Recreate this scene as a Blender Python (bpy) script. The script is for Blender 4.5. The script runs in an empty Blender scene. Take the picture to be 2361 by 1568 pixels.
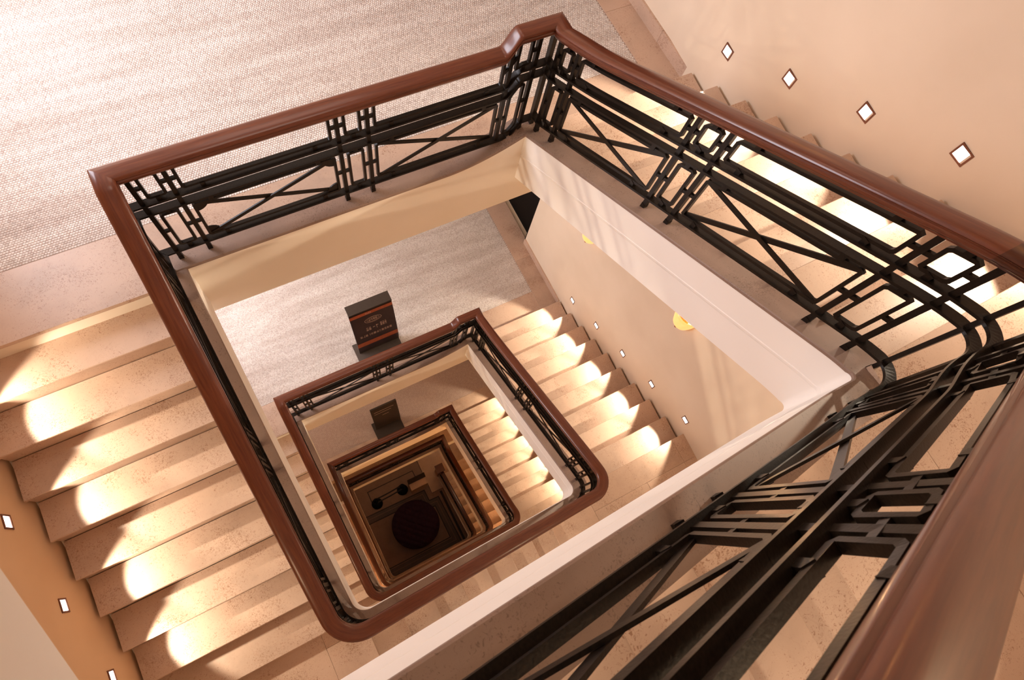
import bpy, math, random
import numpy as np
from mathutils import Vector, Matrix
random.seed(7); rng = np.random.default_rng(7)
sc = bpy.context.scene
col = sc.collection
PI = math.pi

# ------------------------------------------------------------------ camera
cd = bpy.data.cameras.new('camera'); cam = bpy.data.objects.new('camera', cd); col.objects.link(cam)
cam.location = (0.47925, 0.18135, 3.80565)
cam.rotation_euler = (0.3310, -0.1518, -0.4777)
cd.sensor_width = 36.0; cd.lens = 1488.95 / 2361 * 36
cd.clip_start = 0.02; cd.clip_end = 200
cd.dof.use_dof = True; cd.dof.focus_distance = 5.0; cd.dof.aperture_fstop = 11.0
sc.camera = cam
# ------------------------------------------------------------------ view / world
vs = sc.view_settings
vs.view_transform = 'Standard'; vs.look = 'None'; vs.gamma = 1.0; vs.use_curve_mapping = False
vs.exposure = -0.12
sc.cycles.use_denoising = True
sc.cycles.max_bounces = 10; sc.cycles.diffuse_bounces = 6; sc.cycles.glossy_bounces = 4
sc.cycles.sample_clamp_indirect = 6.0; sc.cycles.caustics_reflective = False; sc.cycles.caustics_refractive = False
w = bpy.data.worlds.new('world'); sc.world = w; w.use_nodes = True
w.node_tree.nodes['Background'].inputs[0].default_value = (1.0, 0.80, 0.62, 1)
w.node_tree.nodes['Background'].inputs[1].default_value = 0.55

def light(name, kind, loc, rot, energy, color, **kw):
    d = bpy.data.lights.new(name, kind); d.energy = energy; d.color = color
    for k, v in kw.items(): setattr(d, k, v)
    o = bpy.data.objects.new(name, d); o.location = loc; o.rotation_euler = rot
    col.objects.link(o); return o

WARM = (1.0, 0.70, 0.42); NEUT = (1.0, 0.90, 0.80); COOL = (0.90, 0.93, 1.0)
# daylight: windows in the west wall of each landing (openings with the sky behind)
def window_light(z, e, c=COOL):
    light('window_light', 'AREA', (-1.30, 4.25, z + 1.9), (0, -math.radians(90), 0), e, c, shape='RECTANGLE', size=1.8, size_y=1.9)
window_light(0.0, 175, (0.92, 0.91, 1.0)); window_light(-4.5, 150, (0.97, 0.93, 0.98)); window_light(-9.657, 40, (1.0, 0.85, 0.72))
# soft area lights added over landings and lobby as fill, no fixtures
light('ceiling_fill', 'AREA', (1.1, 4.2, 4.3-0.45), (0, 0, 0), 12, (1.0, 0.86, 0.74), shape='RECTANGLE', size=1.6, size_y=1.2)
light('ceiling_fill', 'AREA', (1.1, 4.2, -0.95), (0, 0, 0), 9, (1.0, 0.80, 0.6), shape='RECTANGLE', size=1.6, size_y=1.2)
light('ceiling_fill', 'AREA', (1.1, 4.2, -5.5), (0, 0, 0), 10, (1.0, 0.70, 0.5), shape='RECTANGLE', size=1.6, size_y=1.2)
light('ceiling_fill', 'AREA', (0.2, 4.2, -13.5), (0, 0, 0), 10, (1.0, 0.62, 0.35), shape='RECTANGLE', size=1.2, size_y=1.2)
light('ceiling_fill', 'AREA', (3.0, 3.6, -13.6), (0, 0, 0), 12, (1.0, 0.66, 0.40), shape='RECTANGLE', size=1.0, size_y=1.0)
# unseen area light added at the shaft head as ambient fill
light('shaft_fill', 'AREA', (1.1, 1.1, 9.2), (0, 0, 0), 88, (1.0, 0.86, 0.74), shape='RECTANGLE', size=2.6, size_y=2.6)

# ------------------------------------------------------------------ dims
WX = 2.326; RC = 0.12; XW = -1.385; YS = -1.40; YN = 5.30
R1 = 4.5 / 28
D_IRON = 0.076

# ------------------------------------------------------------------ materials
def newmat(name):
    m = bpy.data.materials.new(name); m.use_nodes = True
    nt = m.node_tree; b = nt.nodes['Principled BSDF']
    return m, nt, b
def N(nt, t, **kw):
    n = nt.nodes.new(t)
    for k, v in kw.items():
        if k.startswith('i_'):
            n.inputs[k[2:].replace('_', ' ')].default_value = v
        else: setattr(n, k, v)
    return n
def ramp(nt, pts):
    r = nt.nodes.new('ShaderNodeValToRGB'); el = r.color_ramp.elements
    while len(el) > 1: el.remove(el[-1])
    el[0].position = pts[0][0]; el[0].color = (*pts[0][1], 1)
    for p, c in pts[1:]:
        e = el.new(p); e.color = (*c, 1)
    return r
def coords(nt, scale=(1, 1, 1), rot=(0, 0, 0)):
    g = N(nt, 'ShaderNodeNewGeometry'); mp = N(nt, 'ShaderNodeMapping')
    mp.inputs['Scale'].default_value = scale; mp.inputs['Rotation'].default_value = rot
    nt.links.new(g.outputs['Position'], mp.inputs['Vector']); return mp.outputs[0]
def mixc(nt, fac, a, b, mode='MIX'):
    m = nt.nodes.new('ShaderNodeMix'); m.data_type = 'RGBA'; m.blend_type = mode
    for s, v in ((0, fac), (6, a), (7, b)):
        if hasattr(v, 'is_linked') or hasattr(v, 'links'): nt.links.new(v, m.inputs[s])
        elif s == 0: m.inputs[0].default_value = v
        else: m.inputs[s].default_value = (*v, 1)
    return m.outputs[2]
def bump(nt, b, h, strength, dist=0.002):
    bp = N(nt, 'ShaderNodeBump'); bp.inputs['Strength'].default_value = strength; bp.inputs['Distance'].default_value = dist
    nt.links.new(h, bp.inputs['Height']); nt.links.new(bp.outputs[0], b.inputs['Normal'])

def marble(name, base, dark, rough=0.38, speck=0.72, stretch=(1, 1, 1), perobj=True):
    m, nt, b = newmat(name); L = nt.links
    v = coords(nt, stretch)
    n1 = N(nt, 'ShaderNodeTexNoise', i_Scale=3.2, i_Detail=6.0, i_Roughness=0.6); L.new(v, n1.inputs['Vector'])
    r1 = ramp(nt, [(0.3, tuple(c * 0.86 for c in base)), (0.5, base), (0.72, tuple(min(1, c * 1.08) for c in base))]); L.new(n1.outputs[0], r1.inputs[0])
    n2 = N(nt, 'ShaderNodeTexNoise', i_Scale=85.0, i_Detail=5.0, i_Roughness=0.7, i_Distortion=1.6); L.new(v, n2.inputs['Vector'])
    n3 = N(nt, 'ShaderNodeTexNoise', i_Scale=4.5, i_Detail=2.0); L.new(v, n3.inputs['Vector'])
    ad = N(nt, 'ShaderNodeMath', operation='MULTIPLY_ADD'); L.new(n3.outputs[0], ad.inputs[0]); ad.inputs[1].default_value = 0.35; L.new(n2.outputs[0], ad.inputs[2])
    r2 = ramp(nt, [(0.0, (0, 0, 0)), (0.745, (0, 0, 0)), (0.81, (speck,) * 3)]); L.new(ad.outputs[0], r2.inputs[0])
    c = mixc(nt, r2.outputs[0], r1.outputs[0], dark)
    # fine veins
    n4 = N(nt, 'ShaderNodeTexNoise', i_Scale=7.0, i_Detail=7.0, i_Roughness=0.62, i_Distortion=0.9); L.new(v, n4.inputs['Vector'])
    r4 = ramp(nt, [(0.492, (0, 0, 0)), (0.5, (0.13,) * 3), (0.508, (0, 0, 0))]); L.new(n4.outputs[0], r4.inputs[0])
    c = mixc(nt, r4.outputs[0], c, dark)
    if perobj:
        oi = N(nt, 'ShaderNodeObjectInfo'); mr = N(nt, 'ShaderNodeMapRange'); mr.inputs[3].default_value = 0.93; mr.inputs[4].default_value = 1.05
        L.new(oi.outputs['Random'], mr.inputs[0])
        hs = N(nt, 'ShaderNodeHueSaturation'); L.new(c, hs.inputs['Color']); L.new(mr.outputs[0], hs.inputs['Value']); c = hs.outputs[0]
    L.new(c, b.inputs['Base Color']); b.inputs['Roughness'].default_value = rough
    bump(nt, b, n2.outputs[0], 0.12)
    return m
M = {}
M['marble'] = marble('cream_marble', (0.53, 0.38, 0.29), (0.24, 0.11, 0.055))
M['coping'] = marble('coping_marble', (0.265, 0.175, 0.132), (0.14, 0.08, 0.055), rough=0.5, perobj=False)
M['darkmarble'] = marble('brown_marble', (0.17, 0.095, 0.06), (0.06, 0.03, 0.02), rough=0.6)
M['inlay'] = marble('dark_inlay_marble', (0.012, 0.008, 0.007), (0.006, 0.004, 0.004), rough=0.7, perobj=False)
M['inlayfield'] = marble('grey_brown_marble', (0.065, 0.040, 0.034), (0.03, 0.018, 0.014), rough=0.6, perobj=False)
M['tanmarble'] = marble('tan_marble', (0.36, 0.21, 0.12), (0.16, 0.08, 0.04), rough=0.35, perobj=False)

def plaster(name, c1, c2):
    m, nt, b = newmat(name); L = nt.links
    v = coords(nt)
    n = N(nt, 'ShaderNodeTexNoise', i_Scale=1.6, i_Detail=3.0); L.new(v, n.inputs['Vector'])
    r = ramp(nt, [(0.35, c1), (0.65, c2)]); L.new(n.outputs[0], r.inputs[0]); L.new(r.outputs[0], b.inputs['Base Color'])
    n2 = N(nt, 'ShaderNodeTexNoise', i_Scale=35.0, i_Detail=3.0); L.new(v, n2.inputs['Vector'])
    bump(nt, b, n2.outputs[0], 0.05, 0.004); b.inputs['Roughness'].default_value = 0.75
    return m
M['wall'] = plaster('wall_plaster', (0.72, 0.60, 0.47), (0.77, 0.65, 0.52))
M['fascia'] = plaster('fascia_plaster', (0.88, 0.84, 0.79), (0.91, 0.87, 0.82))
M['wallwarm'] = plaster('warm_wall_plaster', (0.68, 0.45, 0.27), (0.73, 0.50, 0.31))
M['ochre'] = plaster('ochre_plaster', (0.89, 0.81, 0.68), (0.92, 0.84, 0.72))
M['ceil'] = plaster('ceiling_plaster', (0.72, 0.62, 0.5), (0.76, 0.66, 0.55))

def wood(dk=1.0, nm='mahogany'):
    m, nt, b = newmat(nm); L = nt.links
    tc = N(nt, 'ShaderNodeUVMap'); mp = N(nt, 'ShaderNodeMapping'); mp.inputs['Scale'].default_value = (1.6, 26, 1); L.new(tc.outputs[0], mp.inputs[0])
    n = N(nt, 'ShaderNodeTexNoise', i_Scale=3.0, i_Detail=6.0, i_Roughness=0.6, i_Distortion=0.4); L.new(mp.outputs[0], n.inputs['Vector'])
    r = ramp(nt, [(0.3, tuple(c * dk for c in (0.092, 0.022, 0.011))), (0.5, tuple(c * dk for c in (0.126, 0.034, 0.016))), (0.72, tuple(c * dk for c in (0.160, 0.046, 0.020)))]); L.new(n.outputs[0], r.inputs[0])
    L.new(r.outputs[0], b.inputs['Base Color']); b.inputs['Roughness'].default_value = 0.3
    b.inputs['Coat Weight'].default_value = 0.35; b.inputs['Coat Roughness'].default_value = 0.14; b.inputs['Specular IOR Level'].default_value = 0.3
    bump(nt, b, n.outputs[0], 0.03, 0.001)
    return m
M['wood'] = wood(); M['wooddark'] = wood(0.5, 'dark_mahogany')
def iron():
    m, nt, b = newmat('bronzed_iron'); L = nt.links
    v = coords(nt)
    n = N(nt, 'ShaderNodeTexNoise', i_Scale=140.0, i_Detail=2.0); L.new(v, n.inputs['Vector'])
    r = ramp(nt, [(0.3, (0.006, 0.004, 0.003)), (0.7, (0.014, 0.009, 0.006))]); L.new(n.outputs[0], r.inputs[0])
    L.new(r.outputs[0], b.inputs['Base Color']); b.inputs['Metallic'].default_value = 0.0; b.inputs['Roughness'].default_value = 0.30; b.inputs['Specular IOR Level'].default_value = 0.16
    bump(nt, b, n.outputs[0], 0.35, 0.001)
    return m
M['iron'] = iron()
def simple(name, c, rough=0.5, metal=0.0, emit=0.0, ec=None):
    m, nt, b = newmat(name)
    v = coords(nt); n = N(nt, 'ShaderNodeTexNoise', i_Scale=30.0, i_Detail=2.0); nt.links.new(v, n.inputs['Vector'])
    r = ramp(nt, [(0.3, tuple(x * 0.9 for x in c)), (0.7, tuple(min(1, x * 1.08) for x in c))]); nt.links.new(n.outputs[0], r.inputs[0])
    nt.links.new(r.outputs[0], b.inputs['Base Color']); b.inputs['Roughness'].default_value = rough; b.inputs['Metallic'].default_value = metal
    if emit:
        b.inputs['Emission Color'].default_value = (*(ec or c), 1); b.inputs['Emission Strength'].default_value = emit
    return m
M['lampframe'] = simple('copper_frame', (0.16, 0.06, 0.035), 0.4, 0.5)
M['lamppanel'] = simple('lamp_diffuser', (0.9, 0.9, 0.9), 0.5, 0, 6.0, (1.0, 0.95, 0.90))
M['sconce'] = simple('amber_glass', (0.8, 0.4, 0.12), 0.3, 0, 1.1, (1.0, 0.50, 0.16))
M['brass'] = simple('dull_brass', (0.30, 0.12, 0.05), 0.35, 0.8)
M['black'] = simple('black_lacquer', (0.0025, 0.002, 0.002), 0.5); M['black'].node_tree.nodes['Principled BSDF'].inputs['Specular IOR Level'].default_value = 0.08
M['velvet'] = simple('purple_velvet', (0.024, 0.009, 0.018), 0.9)
M['velvet'].node_tree.nodes['Principled BSDF'].inputs['Specular IOR Level'].default_value = 0.1
M['signdark'] = simple('dark_sign_board', (0.030, 0.019, 0.013), 0.5)
M['signprint'] = simple('printed_panel', (0.035, 0.018, 0.02), 0.4)
M['signorange'] = simple('orange_print', (0.38, 0.09, 0.035), 0.5)
M['signtext'] = simple('pale_print', (0.62, 0.42, 0.33), 0.5)
M['signgrey'] = simple('grey_base_plate', (0.07, 0.052, 0.042), 0.5)
M['rope'] = simple('dark_rope', (0.008, 0.005, 0.004), 0.8)

def tilemat():
    m, nt, b = newmat('mosaic_tile'); L = nt.links
    a = N(nt, 'ShaderNodeAttribute', attribute_name='tone')
    r = ramp(nt, [(0.0, (0.57, 0.51, 0.48)), (0.35, (0.68, 0.63, 0.60)), (1.0, (0.80, 0.76, 0.73))]); L.new(a.outputs['Fac'], r.inputs[0])
    v = coords(nt, (0.5, 3.0, 1)); n = N(nt, 'ShaderNodeTexNoise', i_Scale=2.2, i_Detail=5.0); L.new(v, n.inputs['Vector'])
    r2 = ramp(nt, [(0.35, (0.80, 0.77, 0.75)), (0.6, (1, 1, 1))]); L.new(n.outputs[0], r2.inputs[0])
    c = mixc(nt, 1.0, r.outputs[0], r2.outputs[0], 'MULTIPLY')
    L.new(c, b.inputs['Base Color']); b.inputs['Roughness'].default_value = 0.35
    return m
M['tile'] = tilemat()
M['grout'] = simple('grout', (0.38, 0.28, 0.24), 0.8)
def mosaicflat():
    m, nt, b = newmat('mosaic_far'); L = nt.links
    v = coords(nt)
    t = N(nt, 'ShaderNodeTexBrick', i_Scale=1.0); L.new(v, t.inputs['Vector'])
    t.inputs['Color1'].default_value = (0.55, 0.43, 0.37, 1); t.inputs['Color2'].default_value = (0.46, 0.34, 0.29, 1); t.inputs['Mortar'].default_value = (0.30, 0.21, 0.17, 1)
    t.inputs['Brick Width'].default_value = 0.022; t.inputs['Row Height'].default_value = 0.018; t.inputs['Mortar Size'].default_value = 0.002
    L.new(t.outputs[0], b.inputs['Base Color']); b.inputs['Roughness'].default_value = 0.4
    return m
M['mosaicfar'] = mosaicflat()

# ------------------------------------------------------------------ mesh helpers
class MB:
    def __init__(s): s.v = []; s.f = []; s.uv = None; s.smooth = False
    def add(s, vs, fs):
        o = len(s.v); s.v.extend([tuple(map(float, p)) for p in vs]); s.f.extend([tuple(i + o for i in f) for f in fs])
    def box(s, a, b):
        x0, y0, z0 = a; x1, y1, z1 = b
        s.add([(x0, y0, z0), (x1, y0, z0), (x1, y1, z0), (x0, y1, z0), (x0, y0, z1), (x1, y0, z1), (x1, y1, z1), (x0, y1, z1)],
              [(0, 3, 2, 1), (4, 5, 6, 7), (0, 1, 5, 4), (1, 2, 6, 5), (2, 3, 7, 6), (3, 0, 4, 7)])
    def prism(s, poly, axis, a, b):
        # poly: 2D points (p,q); axis 'x': p=y,q=z ; 'y': p=x,q=z ; 'z': p=x,q=y
        n = len(poly)
        def mk(p, q, t): return {'x': (t, p, q), 'y': (p, t, q), 'z': (p, q, t)}[axis]
        s.add([mk(p, q, a) for p, q in poly] + [mk(p, q, b) for p, q in poly],
              [tuple(range(n)), tuple(range(2 * n - 1, n - 1, -1))] + [(i, (i + 1) % n + 0, (i + 1) % n + n, i + n) for i in range(n)])
    def lathe(s, prof, c=(0, 0, 0), n=24, half=False):
        vs = []; fs = []
        m = len(prof)
        for k in range(n):
            a = 2 * PI * k / n
            for r, z in prof: vs.append((c[0] + r * math.cos(a), c[1] + r * math.sin(a), c[2] + z))
        for k in range(n):
            k2 = (k + 1) % n
            for i in range(m - 1): fs.append((k * m + i, k2 * m + i, k2 * m + i + 1, k * m + i + 1))
        s.add(vs, fs)
    def build(s, name, mat, parent=None, smooth=False, fix=True):
        me = bpy.data.meshes.new(name); me.from_pydata(s.v, [], s.f)
        if fix:
            import bmesh
            bm = bmesh.new(); bm.from_mesh(me); bmesh.ops.recalc_face_normals(bm, faces=bm.faces); bm.to_mesh(me); bm.free()
        if mat: me.materials.append(mat)
        if smooth: me.shade_smooth()
        o = bpy.data.objects.new(name, me); col.objects.link(o)
        if parent: o.parent = parent; o.matrix_parent_inverse = parent.matrix_world.inverted() if False else Matrix.Identity(4)
        return o
def sweep(mb, P, Nn, prof, closed_prof=True, miter0=0.0, miter1=0.0, uvscale=1.0, scale=None):
    """P: (n,3) path; Nn: (n,2) plan normals; prof: [(o,z)]: lateral offset o, vertical z. Caps at both ends."""
    P = np.asarray(P, float); n = len(P); m = len(prof); vs = []; uv = []
    T = np.gradient(P, axis=0); T[:, 2] = 0; T /= np.maximum(np.linalg.norm(T, axis=1), 1e-9)[:, None]
    s_ = np.concatenate([[0], np.cumsum(np.linalg.norm(np.diff(P, axis=0), axis=1))])
    per = np.concatenate([[0], np.cumsum([math.dist(prof[i], prof[i + 1]) for i in range(m - 1)])])
    for i in range(n):
        for j, (o, z) in enumerate(prof):
            sh = 0.0
            if i == 0: sh = -o * miter0
            if i == n - 1: sh = o * miter1
            vs.append((P[i, 0] + Nn[i][0] * o + T[i, 0] * sh, P[i, 1] + Nn[i][1] * o + T[i, 1] * sh, P[i, 2] + z)); uv.append((s_[i], per[j]))
    fs = [(i * m + j, i * m + (j + 1) % m, (i + 1) * m + (j + 1) % m, (i + 1) * m + j) for i in range(n - 1) for j in range(m if closed_prof else m - 1)]
    fs += [tuple(range(m)), tuple(range(n * m - 1, (n - 1) * m - 1, -1))]
    off = len(mb.v); mb.add(vs, fs)
    if mb.uv is None: mb.uv = []
    mb.uv.extend(uv)
def build_uv(mb, name, mat, parent=None, sharp=None):
    o = mb.build(name, mat, parent, smooth=True)
    me = o.data; uvl = me.uv_layers.new(name='UVMap')
    vi = np.zeros(len(me.loops), dtype=np.int32); me.loops.foreach_get('vertex_index', vi)
    uvl.data.foreach_set('uv', np.asarray(mb.uv, dtype=np.float32)[vi].ravel())
    try: me.set_sharp_from_angle(angle=math.radians(38))
    except Exception: pass
    return o
def bar(mb, pts, wdt, hgt, nrm):
    """square bar along 3D polyline pts, width along nrm (horizontal plan normal), other dimension perpendicular."""
    pts = [Vector(p) for p in pts]; n = len(pts); nv = [Vector((q[0], q[1], 0)) for q in (nrm if hasattr(nrm[0], '__len__') else [nrm] * n)]
    closed = (pts[0] - pts[-1]).length < 1e-6
    if closed: pts = pts[:-1]; nv = nv[:-1]; n -= 1
    vs = []
    for i in range(n):
        if closed: a, b = pts[i - 1], pts[(i + 1) % n]; ta = (pts[i] - a).normalized(); tb = (b - pts[i]).normalized()
        else:
            ta = (pts[i] - pts[i - 1]).normalized() if i > 0 else (pts[1] - pts[0]).normalized()
            tb = (pts[i + 1] - pts[i]).normalized() if i < n - 1 else ta
        t = (ta + tb)
        t = t.normalized() if t.length > 1e-6 else ta
        u = t.cross(nv[i]).normalized(); k = 1 / max(0.5, t.dot(ta))
        for a_, b_ in ((-1, -1), (1, -1), (1, 1), (-1, 1)): vs.append(pts[i] + nv[i] * (a_ * wdt / 2) + u * (b_ * hgt / 2 * k))
    fs = []
    for i in range(n if closed else n - 1):
        j = (i + 1) % n
        fs += [(i * 4 + q, i * 4 + (q + 1) % 4, j * 4 + (q + 1) % 4, j * 4 + q) for q in range(4)]
    if not closed: fs += [(0, 1, 2, 3), (n * 4 - 1, n * 4 - 2, n * 4 - 3, n * 4 - 4)]
    mb.add(vs, fs)
def empty(name, loc=(0, 0, 0)):
    o = bpy.data.objects.new(name, None); o.location = loc; o.empty_display_size = 0.1; col.objects.link(o); return o
def tag(o, label, cat, group=None, kind=None):
    if label: o['label'] = label
    if cat: o['category'] = cat
    if group: o['group'] = group
    if kind: o['kind'] = kind
    return o
def structure(o, label=None, cat=None):
    o['kind'] = 'structure'
    if label: o['label'] = label
    if cat: o['category'] = cat
    return o
def smooth1(z, s, sig):
    # gaussian smoothing of z(s) with linear extension; s need not be uniform
    S = np.linspace(s[0], s[-1], 1600); Z = np.interp(S, s, z); ds = S[1] - S[0]
    k = int(4 * sig / ds) + 1; kern = np.exp(-0.5 * (np.arange(-k, k + 1) * ds / sig) ** 2); kern /= kern.sum()
    a = (Z[1] - Z[0]); b = (Z[-1] - Z[-2])
    Zp = np.concatenate([Z[0] + a * np.arange(-k, 0), Z, Z[-1] + b * np.arange(1, k + 1)])
    return np.interp(s, S, np.convolve(Zp, kern, 'valid'))
def sst(a, b, x): t = np.clip((x - a) / (b - a), 0, 1); return t * t * (3 - 2 * t)

# ------------------------------------------------------------------ storeys
# name, landing height above, landing height below, risers W,S,E, start of E flight, goings, skew of S string
class ST: pass
def storey(tagname, z0, z1, nW, nS, nE, yE0, gW, gS, gE, skew=0.0, RC=0.10):
    s = ST(); s.name = tagname; s.RC = RC; s.z0 = z0; s.z1 = z1; s.nW, s.nS, s.nE = nW, nS, nE
    s.r = (z0 - z1) / (nW + nS + nE); s.yE0 = yE0; s.gW, s.gS, s.gE = gW, gS, gE; s.W0 = gW * (nW - 1) + 0.01
    s.zsw = z0 - nW * s.r; s.zse = z1 + nE * s.r; s.skew = skew
    # fascia path NW -> W -> SW arc -> S -> SE arc -> E -> NE
    P = []; Nn = []
    for y in np.linspace(WX, RC, 90): P.append((0, y)); Nn.append((-1, 0))
    for a in np.linspace(0, PI / 2, 13)[1:-1]: P.append((RC - RC * math.cos(a), RC - RC * math.sin(a))); Nn.append((-math.cos(a), -math.sin(a)))
    for x in np.linspace(RC, WX - RC, 84): P.append((x, 0)); Nn.append((0, -1))
    for a in np.linspace(0, PI / 2, 13)[1:-1]: P.append((WX - RC + RC * math.sin(a), RC - RC * math.cos(a))); Nn.append((math.sin(a), -math.cos(a)))
    for y in np.linspace(RC, WX, 90): P.append((WX, y)); Nn.append((1, 0))
    P = np.array(P); Nn = np.array(Nn)
    nW_, nA = 90, 11
    Z = np.zeros(len(P))
    i0, i1 = 90, 101; i2, i3 = 185, 196
    yW = P[:i0, 1]; Z[:i0] = np.minimum(z0, z0 - (s.W0 - yW) * s.r / gW)
    xS = P[i1:i2, 0]; Z[i1:i2] = np.maximum(s.zse, s.zsw + 0.03 - np.maximum(0, xS - 0.02) * s.r / gS)
    yE = P[i3:, 1]; Z[i3:] = np.clip(z1 + s.r + (yE0 - yE) * s.r / gE - 0.02, z1, s.zse)
    Z[i0:i1] = np.linspace(Z[i0 - 1], Z[i1], i1 - i0 + 2)[1:-1]
    Z[i2:i3] = np.linspace(Z[i2 - 1], Z[i3], i3 - i2 + 2)[1:-1]
    arc = np.concatenate([[0], np.cumsum(np.linalg.norm(np.diff(P + Nn * D_IRON, axis=0), axis=1))])
    s.s = arc
    Zs = smooth1(Z, arc, 0.07)
    s.dzN = Zs[-1] - z1
    k = np.clip(skew * (1 - P[:, 0] / WX), 0, None) * (np.clip(-Nn[:, 1], 0, 1))
    P = P.copy(); P[:, 1] += k
    s.P = P; s.N = Nn; s.Z = Zs; s.SK = (np.clip(1 - P[:, 0] / WX, 0, None) * np.clip(-Nn[:, 1], 0, 1)) if skew else np.zeros(len(P))
    up = 0.125 if s.dzN > 0.08 else 0.0; s.up = up
    h = np.full(len(P), 0.865)
    h = h + (0.94 - 0.865) * (1 - sst(0, 0.28, arc)) + (0.94 + up - s.dzN - 0.865) * sst(arc[-1] - 0.35, arc[-1], arc)
    H = smooth1(Zs + h, arc, 0.11); 
    H[0] = z0 + 0.94; H[-1] = z1 + 0.94 + up
    e0 = np.exp(-arc / 0.08); e1 = np.exp(-(arc[-1] - arc) / 0.08)
    Hs = smooth1(Zs + h, arc, 0.11); H = Hs + e0 * (z0 + 0.94 - Hs[0]) + e1 * (z1 + 0.94 + up - Hs[-1])
    s.H = H
    s.idx = (i0, i1, i2, i3)
    return s
S_U = storey('U', 4.5, 0.0, 10, 8, 10, 2.36, 0.25, 0.264, 0.26, skew=0.042, RC=0.04)
S_1 = storey('1', 0.0, -4.5, 10, 8, 10, 2.36, 0.25, 0.264, 0.26)
S_2 = storey('2', -4.5, -9.657, 10, 12, 10, 2.36, 0.25, 0.21, 0.26)
S_3 = storey('3', -9.657, -12.70, 7, 5, 7, 1.80, 0.29, 0.29, 0.297)
S_4 = storey('4', -12.70, -16.5, 8, 8, 8, 2.01, 0.2875, 0.264, 0.2875)

def wall_x(y, z):
    """east wall plane of the storey"""
    if z > -0.62: return 3.80 if y >= 2.65 else 3.575 + 0.0849 * y
    if z > -5.2: return 3.79 if y >= 2.5 else 3.70 + 0.036 * y
    return 3.77

HPROF = [(-.020, -.088), (-.022, -.072), (-.036, -.066), (-.046, -.056), (-.051, -.044), (-.050, -.034), (-.044, -.030), (-.0435, -.026), (-.047, -.020), (-.044, -.011), (-.036, -.004), (-.018, 0.0),
         (.018, 0.0), (.036, -.004), (.044, -.011), (.047, -.020), (.0435, -.026), (.044, -.030), (.050, -.034), (.051, -.044), (.046, -.056), (.036, -.066), (.022, -.072), (.020, -.088)]
HPROF = [(o * 1.07, z) for o, z in HPROF]
def BAND(w_=0.046, t=0.015): return [(-w_ / 2, -t / 2), (w_ / 2, -t / 2), (w_ / 2, t / 2), (-w_ / 2, t / 2)]
F_BOT, F_B2, F_B1 = 0.107, 0.563, 0.655
F_LO = (0.158, 0.512); F_UP = (0.70, 0.893)

class Run:
    """a straight or curved run of balustrade: base(u), top(u) heights, plan(u), normal(u) by path parameter"""
    lean = staticmethod(lambda u: 0.0)
    def __init__(s, pos, nrm, base, top): s.pos, s.nrm, s.base, s.top = pos, nrm, base, top
    def pt(s, u, f):
        p = s.pos(u); b = s.base(u); n = s.nrm(u); k = s.lean(u) * f; return (p[0] + n[0] * k, p[1] + n[1] * k, b + f * (s.top(u) - b))
def post(run, u, parent, thick=0.025):
    m = MB(); a = run.pt(u, 0.0); b = run.pt(u, 1.0); t = thick / 2; n = run.nrm(u); tx = (-n[1], n[0])
    zt = b[2] - 0.080
    q = [(a[0] + tx[0] * i * t + n[0] * j * t, a[1] + tx[1] * i * t + n[1] * j * t) for i, j in ((-1, -1), (1, -1), (1, 1), (-1, 1))]
    m.add([(x, y, a[2] - 0.02) for x, y in q] + [(x + b[0] - a[0], y + b[1] - a[1], zt) for x, y in q], [(0, 3, 2, 1), (4, 5, 6, 7), (0, 1, 5, 4), (1, 2, 6, 5), (2, 3, 7, 6), (3, 0, 4, 7)])
    o = m.build('post', M['iron'], parent)
    f = MB(); t2 = t * 1.12
    q = [(a[0] + tx[0] * i * t2 + n[0] * j * t2, a[1] + tx[1] * i * t2 + n[1] * j * t2) for i, j in ((-1, -1), (1, -1), (1, 1), (-1, 1))]
    f.add([(x, y, a[2] - 0.02) for x, y in q] + [(x, y, a[2] + 0.03) for x, y in q], [(0, 3, 2, 1), (4, 5, 6, 7), (0, 1, 5, 4), (1, 2, 6, 5), (2, 3, 7, 6), (3, 0, 4, 7)])
    f.build('foot', M['iron'], o)
def loop(run, u0, u1, f, parent, name='rectangular_loop', ch=0.010, w_=0.0165):
    m = MB(); sgn = 1 if u1 > u0 else -1
    L = abs(u1 - u0); nseg = max(2, int(L / 0.05))
    p0 = run.pt(u0, f[0]); p1 = run.pt(u0, f[1]); hh = abs(p1[2] - p0[2]); cf = ch / hh * (f[1] - f[0]); cu = ch * sgn
    us = [u0 + cu] + [u0 + (u1 - u0) * i / nseg for i in range(1, nseg)] + [u1 - cu]
    pts = [run.pt(u, f[0]) for u in us] + [run.pt(u1, f[0] + cf), run.pt(u1, f[1] - cf)] + [run.pt(u, f[1]) for u in reversed(us)] + [run.pt(u0, f[1] - cf), run.pt(u0, f[0] + cf)]
    uu = us + [u1, u1] + list(reversed(us)) + [u0, u0]
    pts.append(pts[0]); uu.append(uu[0])
    bar(m, pts, w_ * 1.25, w_, [run.nrm(u) for u in uu])
    return m.build(name, M['iron'], parent)
def knob(run, u, f0, f1, parent):
    m = MB(); a = Vector(run.pt(u, f0)); b = Vector(run.pt(u, f1)); n = run.nrm(u)
    tx = Vector((-n[1], n[0], 0)) * 0.013; nn = Vector((n[0], n[1], 0)) * 0.013
    vs = [a + tx * i + nn * j for i, j in ((-1, -1), (1, -1), (1, 1), (-1, 1))] + [b + tx * i + nn * j for i, j in ((-1, -1), (1, -1), (1, 1), (-1, 1))]
    m.add(vs, [(0, 3, 2, 1), (4, 5, 6, 7), (0, 1, 5, 4), (1, 2, 6, 5), (2, 3, 7, 6), (3, 0, 4, 7)])
    return m
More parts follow.
